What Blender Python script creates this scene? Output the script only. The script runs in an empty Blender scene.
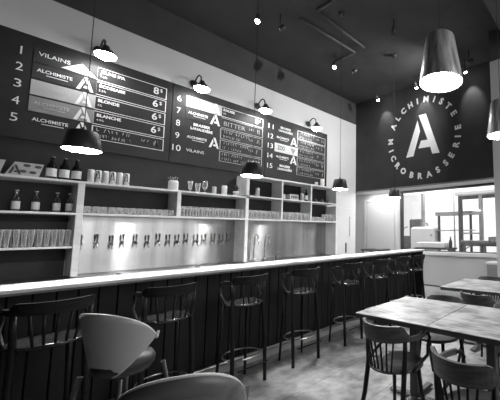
import bpy, math, random
from math import sin, cos, pi, radians
from mathutils import Vector, Matrix
random.seed(7)
scn = bpy.context.scene
COL = scn.collection

# ------------------------------------------------------------------ materials
def _mat(name):
    m = bpy.data.materials.new(name); m.use_nodes = True
    nt = m.node_tree
    return m, nt, nt.nodes['Principled BSDF']

def mat(name, v, rough=.5, metal=0., nv=0., ns=8., stretch=(1, 1, 1), bump=0., spec=.5, coat=0., detail=4., v2=None, lo=.35, hi=.65):
    """grey procedural material: value v varied by noise by nv"""
    m, nt, b = _mat(name)
    b.inputs['Roughness'].default_value = rough
    b.inputs['Metallic'].default_value = metal
    b.inputs['Specular IOR Level'].default_value = spec
    b.inputs['Coat Weight'].default_value = coat
    tc = nt.nodes.new('ShaderNodeTexCoord'); mp = nt.nodes.new('ShaderNodeMapping')
    mp.inputs['Scale'].default_value = stretch
    nz = nt.nodes.new('ShaderNodeTexNoise'); nz.inputs['Scale'].default_value = ns; nz.inputs['Detail'].default_value = detail
    cr = nt.nodes.new('ShaderNodeValToRGB')
    a = max(v - nv, .001); c = v + nv if v2 is None else v2
    cr.color_ramp.elements[0].color = (a, a, a, 1); cr.color_ramp.elements[1].color = (c, c, c, 1)
    cr.color_ramp.elements[0].position = lo; cr.color_ramp.elements[1].position = hi
    nt.links.new(tc.outputs['Object'], mp.inputs['Vector']); nt.links.new(mp.outputs['Vector'], nz.inputs['Vector'])
    nt.links.new(nz.outputs['Fac'], cr.inputs['Fac']); nt.links.new(cr.outputs['Color'], b.inputs['Base Color'])
    if bump:
        bp = nt.nodes.new('ShaderNodeBump'); bp.inputs['Strength'].default_value = bump; bp.inputs['Distance'].default_value = .01
        nt.links.new(nz.outputs['Fac'], bp.inputs['Height']); nt.links.new(bp.outputs['Normal'], b.inputs['Normal'])
    return m

def mat_floor():
    m, nt, b = _mat('concrete_floor'); L = nt.links.new
    b.inputs['Roughness'].default_value = .38
    tc = nt.nodes.new('ShaderNodeTexCoord')
    n1 = nt.nodes.new('ShaderNodeTexNoise'); n1.inputs['Scale'].default_value = 1.7; n1.inputs['Detail'].default_value = 10; n1.inputs['Distortion'].default_value = .8
    n2 = nt.nodes.new('ShaderNodeTexNoise'); n2.inputs['Scale'].default_value = 9; n2.inputs['Detail'].default_value = 6
    ad = nt.nodes.new('ShaderNodeMath'); ad.operation = 'ADD'; ha = nt.nodes.new('ShaderNodeMath'); ha.operation = 'MULTIPLY'; ha.inputs[1].default_value = .5
    cr = nt.nodes.new('ShaderNodeValToRGB'); cr.color_ramp.elements[0].position = .38; cr.color_ramp.elements[1].position = .62
    cr.color_ramp.elements[0].color = (.14, .14, .14, 1); cr.color_ramp.elements[1].color = (.42, .42, .42, 1)
    mp = nt.nodes.new('ShaderNodeMapping'); mp.inputs['Rotation'].default_value = (0, 0, pi / 2)
    bk = nt.nodes.new('ShaderNodeTexBrick'); bk.inputs['Scale'].default_value = 1; bk.inputs['Brick Width'].default_value = 1.2; bk.inputs['Row Height'].default_value = .6
    bk.inputs['Mortar Size'].default_value = .004; bk.inputs['Color1'].default_value = (1, 1, 1, 1); bk.inputs['Color2'].default_value = (.86, .86, .86, 1); bk.inputs['Mortar'].default_value = (.45, .45, .45, 1)
    mx = nt.nodes.new('ShaderNodeMix'); mx.data_type = 'RGBA'; mx.blend_type = 'MULTIPLY'; mx.inputs['Factor'].default_value = 1
    L(tc.outputs['Object'], n1.inputs['Vector']); L(tc.outputs['Object'], n2.inputs['Vector']); L(n1.outputs['Fac'], ad.inputs[0]); L(n2.outputs['Fac'], ad.inputs[1])
    L(ad.outputs[0], ha.inputs[0]); L(ha.outputs[0], cr.inputs['Fac']); L(tc.outputs['Object'], mp.inputs['Vector']); L(mp.outputs['Vector'], bk.inputs['Vector'])
    L(cr.outputs['Color'], mx.inputs[6]); L(bk.outputs['Color'], mx.inputs[7]); L(mx.outputs[2], b.inputs['Base Color'])
    return m

def mat_emit(name, v, s):
    m, nt, b = _mat(name)
    b.inputs['Base Color'].default_value = (v, v, v, 1)
    b.inputs['Emission Color'].default_value = (1, 1, 1, 1); b.inputs['Emission Strength'].default_value = s
    return m

def mat_clear(name, tint, gl, rough=.05, dark=0.):
    """cheap glass: mostly see-through, partly glossy"""
    m = bpy.data.materials.new(name); m.use_nodes = True; nt = m.node_tree; nt.nodes.clear()
    out = nt.nodes.new('ShaderNodeOutputMaterial'); mx = nt.nodes.new('ShaderNodeMixShader')
    tr = nt.nodes.new('ShaderNodeBsdfTransparent'); tr.inputs['Color'].default_value = (tint, tint, tint, 1)
    g = nt.nodes.new('ShaderNodeBsdfPrincipled'); g.inputs['Base Color'].default_value = (.6, .6, .6, 1)
    g.inputs['Roughness'].default_value = rough; g.inputs['Metallic'].default_value = 0.0 if dark else .9
    if dark: g.inputs['Base Color'].default_value = (dark, dark, dark, 1)
    lw = nt.nodes.new('ShaderNodeLayerWeight'); lw.inputs['Blend'].default_value = .35
    mr = nt.nodes.new('ShaderNodeMapRange'); mr.inputs['To Min'].default_value = gl; mr.inputs['To Max'].default_value = min(1, gl + .5)
    nt.links.new(lw.outputs['Facing'], mr.inputs['Value']); nt.links.new(mr.outputs['Result'], mx.inputs['Fac'])
    nt.links.new(tr.outputs[0], mx.inputs[1]); nt.links.new(g.outputs[0], mx.inputs[2]); nt.links.new(mx.outputs[0], out.inputs['Surface'])
    return m

def mat_wood(name, a, c, rough, scale=2.2, axis='X', spec=.5):
    m, nt, b = _mat(name)
    b.inputs['Roughness'].default_value = rough; b.inputs['Specular IOR Level'].default_value = spec
    tc = nt.nodes.new('ShaderNodeTexCoord'); mp = nt.nodes.new('ShaderNodeMapping')
    mp.inputs['Scale'].default_value = (1, 7, 7) if axis == 'X' else (7, 1, 7)
    nz = nt.nodes.new('ShaderNodeTexNoise'); nz.inputs['Scale'].default_value = scale; nz.inputs['Detail'].default_value = 6; nz.inputs['Distortion'].default_value = 1.3
    n2 = nt.nodes.new('ShaderNodeTexNoise'); n2.inputs['Scale'].default_value = scale * 1.3; n2.inputs['Detail'].default_value = 2
    mx = nt.nodes.new('ShaderNodeMath'); mx.operation = 'ADD'
    h = nt.nodes.new('ShaderNodeMath'); h.operation = 'MULTIPLY'; h.inputs[1].default_value = .5
    cr = nt.nodes.new('ShaderNodeValToRGB')
    cr.color_ramp.elements[0].color = (a, a, a, 1); cr.color_ramp.elements[1].color = (c, c, c, 1)
    cr.color_ramp.elements[0].position = .36; cr.color_ramp.elements[1].position = .6
    L = nt.links.new
    L(tc.outputs['Object'], mp.inputs['Vector']); L(mp.outputs['Vector'], nz.inputs['Vector']); L(tc.outputs['Object'], n2.inputs['Vector'])
    L(nz.outputs['Fac'], mx.inputs[0]); L(n2.outputs['Fac'], mx.inputs[1]); L(mx.outputs[0], h.inputs[0]); L(h.outputs[0], cr.inputs['Fac'])
    L(cr.outputs['Color'], b.inputs['Base Color'])
    bp = nt.nodes.new('ShaderNodeBump'); bp.inputs['Strength'].default_value = .15; bp.inputs['Distance'].default_value = .004
    L(nz.outputs['Fac'], bp.inputs['Height']); L(bp.outputs['Normal'], b.inputs['Normal'])
    return m

M = {}
M['floor'] = mat_floor()
M['ceiling'] = mat('black_ceiling', .065, .9, nv=.006, ns=3, spec=.1)
M['white_wall'] = mat('white_paint', .62, .7, nv=.02, ns=1.5)
M['black_wall'] = mat('black_paint', .042, .75, nv=.004, ns=3, spec=.25)
M['board'] = mat('board_black', .024, .6, nv=.003, ns=5, spec=.3)
M['strip_dark'] = mat('strip_dark', .034, .55, nv=.003, ns=5, spec=.3)
M['strip_mid'] = mat('strip_mid', .24, .6, nv=.01, ns=5)
M['strip_light'] = mat('strip_light', .42, .6, nv=.01, ns=5)
M['strip_white'] = mat('strip_white', .6, .6, nv=.01, ns=5)
M['white_ink'] = mat('white_ink', .8, .6, nv=.02, ns=9)
M['pale_ink'] = mat('pale_ink', .45, .6, nv=.04, ns=9)
M['chalk'] = mat('chalk', .38, .9, nv=.12, ns=60)
M['dark_ink'] = mat('dark_ink', .04, .6, nv=.01, ns=9)
M['shelf'] = mat_wood('shelf_wood', .60, .76, .5, 3, 'Y')
M['counter'] = mat_wood('bar_top_wood', .36, .66, .45, 2.0, 'Y')
M['edge'] = mat('counter_edge', .10, .5, nv=.03, ns=6, stretch=(1, .2, 1))
M['table'] = mat_wood('table_wood', .12, .44, .36, 4.2, 'X')
for _n in M['table'].node_tree.nodes:
    if _n.type == 'VALTORGB': _n.color_ramp.elements[0].position = .39; _n.color_ramp.elements[1].position = .58
M['table_edge'] = mat('table_edge', .035, .5, nv=.01, ns=10)
M['bar_front'] = mat('bar_front', .020, .6, nv=.006, ns=5, stretch=(1, 1, .15), spec=.2)
M['black_wood'] = mat('black_wood', .013, .42, nv=.004, ns=12, stretch=(1, 1, 6), spec=.16)
M['chair_wood'] = mat('chair_wood', .05, .38, nv=.022, ns=9, stretch=(1, 1, 6), spec=.45)
M['stool_seat'] = mat('stool_seat', .025, .18, nv=.005, ns=10, spec=.6)
M['cord'] = mat('black_cord', .015, .7, nv=.003, ns=8)
M['black_metal'] = mat('black_metal', .04, .4, nv=.004, ns=8, metal=.2)
M['steel'] = mat('brushed_steel', .40, .24, metal=1., nv=.09, ns=1.5, stretch=(1, 4, .05), detail=3)
_b = M['steel'].node_tree.nodes['Principled BSDF']; _b.inputs['Anisotropic'].default_value = 1.0; _b.inputs['Anisotropic Rotation'].default_value = .25
_t = M['steel'].node_tree.nodes.new('ShaderNodeTangent'); _t.direction_type = 'RADIAL'; _t.axis = 'Z'
M['steel'].node_tree.links.new(_t.outputs['Tangent'], _b.inputs['Tangent'])
M['steel_top'] = mat('steel_counter', .30, .3, metal=1., nv=.05, ns=3)
M['alu'] = mat('brushed_aluminium', .55, .34, metal=.45, nv=.3, ns=14, stretch=(2, 2, .05))  # pale vertical streaks put bright highlights into the base colour
M['chrome'] = mat('chrome', .7, .12, metal=1., nv=.03, ns=4)
M['rail'] = mat('rail_metal', .55, .3, metal=1., nv=.03, ns=4)
M['leather'] = mat('grey_leather', .36, .36, nv=.02, ns=5, bump=.05, spec=.6)
M['leather_lip'] = mat('pale_lip', .6, .35, nv=.03, ns=6)
M['shell_wood'] = mat_wood('shell_veneer', .07, .17, .35, 2, 'X')
M['black_pad'] = mat('black_pad', .02, .5, nv=.004, ns=20, spec=.4)
M['door'] = mat('white_door', .6, .55, nv=.01, ns=2)
M['grey_wall'] = mat('grey_wall', .52, .7, nv=.02, ns=1.5)
M['trim'] = mat('pale_trim', .6, .5, nv=.03, ns=5, stretch=(.3, 1, 1))
M['trim_grey'] = mat('grey_trim', .22, .5, nv=.03, ns=5, stretch=(.3, 1, 1))
M['frame'] = mat('window_frame_dark', .03, .5, nv=.01, ns=6)
M['kitchen_wall'] = mat('bright_wall', .82, .7, nv=.02, ns=1)
M['kit_white'] = mat('enamel_white', .7, .4, nv=.03, ns=3)
M['kit_grey'] = mat('machine_grey', .3, .4, nv=.06, ns=5, metal=.3)
M['kit_dark'] = mat('machine_dark', .07, .5, nv=.02, ns=6)
M['bottle'] = mat_clear('dark_bottle_glass', .15, .6, .08, dark=.015)
M['pale_bottle'] = mat_clear('pale_bottle_glass', .55, .35, .08)
M['glass'] = mat_clear('beer_glass', .95, .05, .05, dark=1.)
M['pane'] = mat_clear('window_pane', .96, .02)
M['label'] = mat('paper_label', .62, .7, nv=.05, ns=30)
M['can'] = mat('white_can', .68, .4, nv=.03, ns=20)
M['can_grey'] = mat('grey_can', .45, .4, nv=.05, ns=20)
M['card'] = mat('printed_card', .5, .7, nv=.04, ns=20)
M['leaf'] = mat('dark_leaf', .05, .6, nv=.02, ns=20)
M['grey_leaf'] = mat('dry_flower', .3, .8, nv=.15, ns=60)
M['bulb'] = mat_emit('lamp_diffuser', .9, 150.)
M['bulb_cone'] = mat_emit('cone_lamp_diffuser', .9, 32.)
M['bulb_wall'] = mat_emit('wall_lamp_diffuser', .9, 45.)
M['bulb_small'] = mat_emit('spot_lens', .9, 30.)
M['lamp_inside'] = mat('lamp_white_inside', .8, .5, nv=.02)
M['tray'] = mat('drip_tray', .2, .3, metal=1., nv=.05, ns=8)
M['led'] = mat_emit('led_tube', .9, 1.0)

# ------------------------------------------------------------------ mesh helpers
class MB:
    def __init__(s): s.v = []; s.f = []; s.sm = []
    def add(s, vs, fs, smooth=False):
        n = len(s.v); s.v += [tuple(v) for v in vs]; s.f += [tuple(i + n for i in f) for f in fs]; s.sm += [smooth] * len(fs); return s
    def box(s, x0, x1, y0, y1, z0, z1, bev=0):
        if bev:
            b = min(bev, (x1 - x0) / 2.01, (y1 - y0) / 2.01, (z1 - z0) / 2.01)
            rings = []
            for z, i in ((z0, b), (z0 + b, 0), (z1 - b, 0), (z1, b)):
                rings.append([(x0 + i, y0 + b + i * .3, z), (x0 + b + i * .3, y0 + i, z), (x1 - b - i * .3, y0 + i, z), (x1 - i, y0 + b + i * .3, z),
                              (x1 - i, y1 - b - i * .3, z), (x1 - b - i * .3, y1 - i, z), (x0 + b + i * .3, y1 - i, z), (x0 + i, y1 - b - i * .3, z)])
            vs = [v for r in rings for v in r]; fs = []
            for k in range(3):
                for j in range(8): fs.append((k * 8 + j, k * 8 + (j + 1) % 8, k * 8 + 8 + (j + 1) % 8, k * 8 + 8 + j))
            fs.append(tuple(range(7, -1, -1))); fs.append(tuple(range(24, 32)))
            return s.add(vs, fs)
        vs = [(x, y, z) for z in (z0, z1) for x, y in ((x0, y0), (x1, y0), (x1, y1), (x0, y1))]
        return s.add(vs, [(3, 2, 1, 0), (4, 5, 6, 7), (0, 1, 5, 4), (1, 2, 6, 5), (2, 3, 7, 6), (3, 0, 4, 7)])
    def tube(s, pts, r, n=8, closed=False, flat=1.):
        """swept tube through pts; r number or list; flat squashes the second axis"""
        P = [Vector(p) for p in pts]; k = len(P); rr = r if isinstance(r, (list, tuple)) else [r] * k
        vs = []; fs = []; up = None
        for i, p in enumerate(P):
            a = P[i - 1] if (i > 0 or closed) else p; c = P[(i + 1) % k] if (i < k - 1 or closed) else p
            t = (c - a).normalized()
            if up is None:
                up = Vector((0, 0, 1)) if abs(t.z) < .9 else Vector((1, 0, 0))
            u = (up - t * up.dot(t)).normalized(); w = t.cross(u); up = u
            for j in range(n):
                q = 2 * pi * j / n
                vs.append(p + u * cos(q) * rr[i] + w * sin(q) * rr[i] * flat)
        m = k if closed else k - 1
        for i in range(m):
            for j in range(n):
                a = i * n + j; b = i * n + (j + 1) % n; c = ((i + 1) % k) * n + (j + 1) % n; d = ((i + 1) % k) * n + j
                fs.append((a, b, c, d))
        s.add(vs, fs, True)
        if not closed:
            n0 = len(s.v) - k * n
            s.f += [tuple(n0 + j for j in range(n - 1, -1, -1)), tuple(n0 + (k - 1) * n + j for j in range(n))]; s.sm += [False, False]
        return s
    def lathe(s, prof, c=(0, 0, 0), n=24, R=None, smooth=True):
        """prof list of (r, z) revolved about z"""
        vs = []; fs = []; k = len(prof)
        for r, z in prof:
            for j in range(n):
                q = 2 * pi * j / n; v = Vector((r * cos(q), r * sin(q), z))
                if R: v = R @ v
                vs.append(v + Vector(c))
        for i in range(k - 1):
            for j in range(n):
                a = i * n + j; b = i * n + (j + 1) % n
                fs.append((a, b, b + n, a + n))
        return s.add(vs, fs, smooth)
    def prism(s, poly, f0, f1):
        """poly 2D; f0/f1 map (a,b)->3D for near and far faces"""
        n = len(poly)
        vs = [f0(*p) for p in poly] + [f1(*p) for p in poly]
        fs = [tuple(range(n)), tuple(range(2 * n - 1, n - 1, -1))] + [(i, i + n, (i + 1) % n + n, (i + 1) % n) for i in range(n)]
        return s.add(vs, fs)
    def build(s, name, material, parent=None, loc=None):
        me = bpy.data.meshes.new(name); me.from_pydata(s.v, [], s.f); me.update()
        me.polygons.foreach_set('use_smooth', s.sm)
        import bmesh
        bm = bmesh.new(); bm.from_mesh(me); bmesh.ops.recalc_face_normals(bm, faces=bm.faces); bm.to_mesh(me); bm.free()
        me.materials.append(material)
        o = bpy.data.objects.new(name, me); COL.objects.link(o)
        if parent: o.parent = parent
        if loc: o.location = loc
        return o

def tag(o, label=None, cat=None, group=None, kind=None):
    if label: o['label'] = label
    if cat: o['category'] = cat
    if group: o['group'] = group
    if kind: o['kind'] = kind
    return o
def thing(name, label, cat, loc=(0, 0, 0), rz=0, group=None):
    o = bpy.data.objects.new(name, None); o.empty_display_size = .05; COL.objects.link(o); o.location = loc; o.rotation_euler = (0, 0, rz)
    return tag(o, label, cat, group)
def struct(o): o['kind'] = 'structure'; return o
def copy_tree(o, loc=None, rz=None, label=None, group=None, parent=None):
    c = o.copy(); COL.objects.link(c)
    if parent is not None: c.parent = parent
    if loc is not None: c.location = loc
    if rz is not None: c.rotation_euler = (0, 0, rz)
    if label: c['label'] = label
    if group: c['group'] = group
    for ch in KIDS.get(o.name, []):
        copy_tree(ch, parent=c)
    return c
KIDS = {}
def reg(o):
    """remember children of a prototype (and theirs) for copying"""
    KIDS[o.name] = [x for x in bpy.data.objects if x.parent is o]
    for x in KIDS[o.name]: reg(x)

_tc = {}
def text_verts(s, size, bold=0., extr=.002):
    key = (s, size, bold)
    if key in _tc: return _tc[key]
    cu = bpy.data.curves.new('lettering_curve', 'FONT'); cu.body = s; cu.size = size; cu.offset = bold; cu.extrude = extr / 2
    cu.align_x = 'LEFT'; cu.resolution_u = 3
    ob = bpy.data.objects.new('lettering_tmp', cu); COL.objects.link(ob)
    dg = bpy.context.evaluated_depsgraph_get(); ev = ob.evaluated_get(dg); me = ev.to_mesh()
    vs = [v.co.copy() for v in me.vertices]; fs = [tuple(p.vertices) for p in me.polygons]
    ev.to_mesh_clear(); bpy.data.objects.remove(ob); bpy.data.curves.remove(cu)
    _tc[key] = (vs, fs); return vs, fs
def put_text(mb, s, size, fn, width=None, center=False, bold=0., squash=1.):
    """fn(x, y, z)->3D, x across, y up, z out of the surface"""
    vs, fs = text_verts(s, size, bold)
    if not vs: return
    x0 = min(v.x for v in vs); x1 = max(v.x for v in vs); k = (width / (x1 - x0)) if width else 1.
    w = (x1 - x0) * k
    off = -w / 2 if center else 0
    mb.add([fn((v.x - x0) * k + off, v.y * squash, v.z + .001) for v in vs], fs)

# ------------------------------------------------------------------ camera (fitted to the photograph's vanishing points)
f, cx, cy = 309.1635, 396.5838, 203.1963
yaw, pitch, roll = radians(34.9018), radians(5.37165), radians(-.38091)
H = 1.42
fw = Vector((-sin(yaw) * cos(pitch), cos(yaw) * cos(pitch), sin(pitch)))
r0 = Vector((cos(yaw), sin(yaw), 0)); u0 = r0.cross(fw)
rt = r0 * cos(roll) + u0 * sin(roll); up = -r0 * sin(roll) + u0 * cos(roll)
cam_d = bpy.data.cameras.new('camera'); cam = bpy.data.objects.new('camera', cam_d); COL.objects.link(cam)
cam.matrix_world = Matrix(((rt.x, up.x, -fw.x, 0), (rt.y, up.y, -fw.y, 0), (rt.z, up.z, -fw.z, H), (0, 0, 0, 1)))
cam_d.sensor_fit = 'HORIZONTAL'; cam_d.sensor_width = 36; cam_d.lens = f / 500 * 36
cam_d.shift_x = (250 - cx) / 500; cam_d.shift_y = (cy - 200) / 500
cam_d.clip_start = .02
scn.camera = cam

# ------------------------------------------------------------------ room shell
XW = -5.45          # bar wall
CZ = 4.85           # ceiling
struct(MB().box(-9, 2.4, -2.5, 12, -.1, 0).build('floor', M['floor']))
struct(MB().box(-9, 2.4, -2.5, 5.95, CZ, CZ + .1).build('ceiling', M['ceiling']))
struct(MB().box(XW - .15, XW, -2.5, 5.95, 0, 4.27).build('wall_left', M['white_wall']))
struct(MB().box(XW - .15, XW, -2.5, 5.95, 4.27, CZ).build('wall_left_upper', M['ceiling']))
struct(MB().box(XW, XW + .012, -2.5, 4.95, 1.655, 2.5).build('wall_left_painted_band', M['board']))
struct(MB().box(XW, XW + .012, -2.5, .80, .93, 1.655).build('wall_left_painted_bay', M['board']))
struct(MB().box(XW - 1.2, 2.4, 5.95, 6.05, 2.46, CZ + .1).build('wall_back_upper', M['black_wall']))
struct(MB().box(XW - 1.2, 2.4, 6.05, 6.9, 2.5, 2.6).build('ceiling_recess', M['white_wall']))
struct(MB().box(XW - .01, 2.4, 5.93, 5.955, 2.45, 2.475).build('trim_1', M['trim_grey']))
# back wall under the soffit with its pass-through window
struct(MB().box(-6.8, -4.60, 6.75, 6.9, 0, 2.5).build('wall_back', M['grey_wall']))
struct(MB().box(-4.60, 2.4, 6.75, 6.9, 0, .86).build('wall_back_lower', M['grey_wall']))
struct(MB().box(-4.62, 2.4, 6.66, 6.92, .86, .945, .008).build('trim_2', M['trim']))
struct(MB().box(-4.60, 2.4, 6.72, 6.75, 0, .12).build('baseboard_back', M['trim']))
struct(MB().box(-4.60, 2.4, 6.715, 6.75, .12, .145).build('trim_3', M['kit_dark']))
w = bpy.data.objects.new('window_1', None); COL.objects.link(w); w['kind'] = 'structure'
fr = MB(); fr.box(-4.60, -4.55, 6.76, 6.86, .945, 2.5); fr.box(-4.53, 2.4, 6.76, 6.86, 2.45, 2.5); fr.box(-4.53, 2.4, 6.76, 6.86, .945, .965)
fr.build('window_frame', M['frame'], w)
MB().box(-4.55, 2.4, 6.80, 6.806, .965, 2.44).build('window_pane', M['pane'], w)
# door in the recess
d = bpy.data.objects.new('door_1', None); COL.objects.link(d); d['kind'] = 'structure'
MB().box(-5.70, -4.74, 6.70, 6.75, .01, 2.27, .006).build('door_leaf', M['door'], d)
fr = MB(); fr.box(-5.79, -5.72, 6.69, 6.75, 0, 2.34); fr.box(-4.72, -4.64, 6.69, 6.75, 0, 2.34); fr.box(-5.72, -4.72, 6.69, 6.75, 2.28, 2.34)
fr.build('door_frame', M['white_wall'], d)
for z in (1.05, 1.55): MB().box(-5.735, -5.70, 6.675, 6.70, z - .06, z + .06, .004).build('hinge', M['rail'], d)
# flush door with a long pull in the white end of the bar wall
d = bpy.data.objects.new('door_2', None); COL.objects.link(d); d['kind'] = 'structure'
MB().box(XW, XW + .012, 5.10, 5.93, .01, 2.03, .004).build('door_leaf', M['white_wall'], d)
MB().box(XW + .012, XW + .035, 5.71, 5.75, 1.33, 1.83, .008).build('door_pull', M['strip_white'], d)
MB().box(XW + .012, XW + .03, 5.57, 5.61, .93, 1.17, .006).build('door_handle', M['kit_dark'], d)
# column and beam at the right
struct(MB().box(-1.56, -.9, 5.04, 5.6, 0, 4.3).build('wall_column', M['grey_wall']))
struct(MB().box(-1.56, -.9, 5.04, 5.6, 4.3, CZ).build('wall_column_top', M['ceiling']))
struct(MB().box(-1.23, -.5, -2.5, 5.04, 4.45, CZ).build('ceiling_beam', M['ceiling']))
# added unseen dark walls block light from behind and right, leaving one wide opening
struct(MB().box(-5.6, 2.4, -2.6, -2.5, 0, CZ).build('added_wall_rear', M['black_wall']))
struct(MB().box(2.4, 2.5, -2.6, .8, 0, CZ).build('added_wall_right', M['black_wall']))
struct(MB().box(2.4, 2.5, .8, 6.05, 0, .5).build('added_wall_low', M['black_wall']))
struct(MB().box(2.4, 2.5, .8, 6.05, 3.7, CZ).build('added_wall_high', M['black_wall']))
# production room behind the window
struct(MB().box(-9, 2.4, 11.9, 12, 0, 4.2).build('wall_far', M['kitchen_wall']))
struct(MB().box(-9, -8.9, 6.9, 12, 0, 4.2).build('wall_far_left', M['kitchen_wall']))
struct(MB().box(-9, 2.4, 6.05, 12, 4.2, 4.3).build('ceiling_far', M['kitchen_wall']))
struct(MB().box(-9, -6.8, 6.75, 6.9, 0, 4.2).build('wall_far_front', M['kitchen_wall']))
struct(MB().box(-9, 2.4, 6.8, 6.9, 2.6, 4.2).build('wall_far_header', M['kitchen_wall']))

# ------------------------------------------------------------------ menu boards
XB = XW + .03
def onboard(y0, z0, sx=1.):
    return lambda x, y, z: (XB + .006 + z, y0 + x * sx, z0 + y)
ROWZ = [3.523, 3.329, 3.132, 2.934, 2.738]
EMB = [[(-.11, .415), (-.045, .156), (-.234, -.402), (-.427, -.411)],
       [(-.074, .53), (.111, .531), (.437, -.421), (.259, -.417), (.21, -.25), (-.093, -.242), (-.021, -.073), (.147, -.079)]]
def emblem(mb, fn, s):
    for p in EMB: mb.prism(p, lambda a, b: fn(a * s, b * s, .003), lambda a, b: fn(a * s, b * s, 0))
def scribble(mb, fn, w, h, n, th=.004):
    """a run of chalk handwriting strokes"""
    x = 0
    cw = w / n
    for i in range(n):
        if random.random() < .12: x += cw; continue
        pts = [(x + cw * random.uniform(.1, .8), h * random.uniform(0, 1)) for _ in range(random.choice((3, 3, 4)))]
        pts[0] = (pts[0][0], h * random.uniform(.8, 1)); pts[1] = (pts[1][0], h * random.uniform(0, .2))
        for a, b in zip(pts, pts[1:]):
            dx, dy = b[0] - a[0], b[1] - a[1]; L = math.hypot(dx, dy) + 1e-6; nx, ny = -dy / L * th, dx / L * th
            mb.add([fn(a[0] - nx, a[1] - ny, .003), fn(b[0] - nx, b[1] - ny, .003), fn(b[0] + nx, b[1] + ny, .003), fn(a[0] + nx, a[1] + ny, .003)], [(0, 1, 2, 3)])
        x += cw
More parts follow.
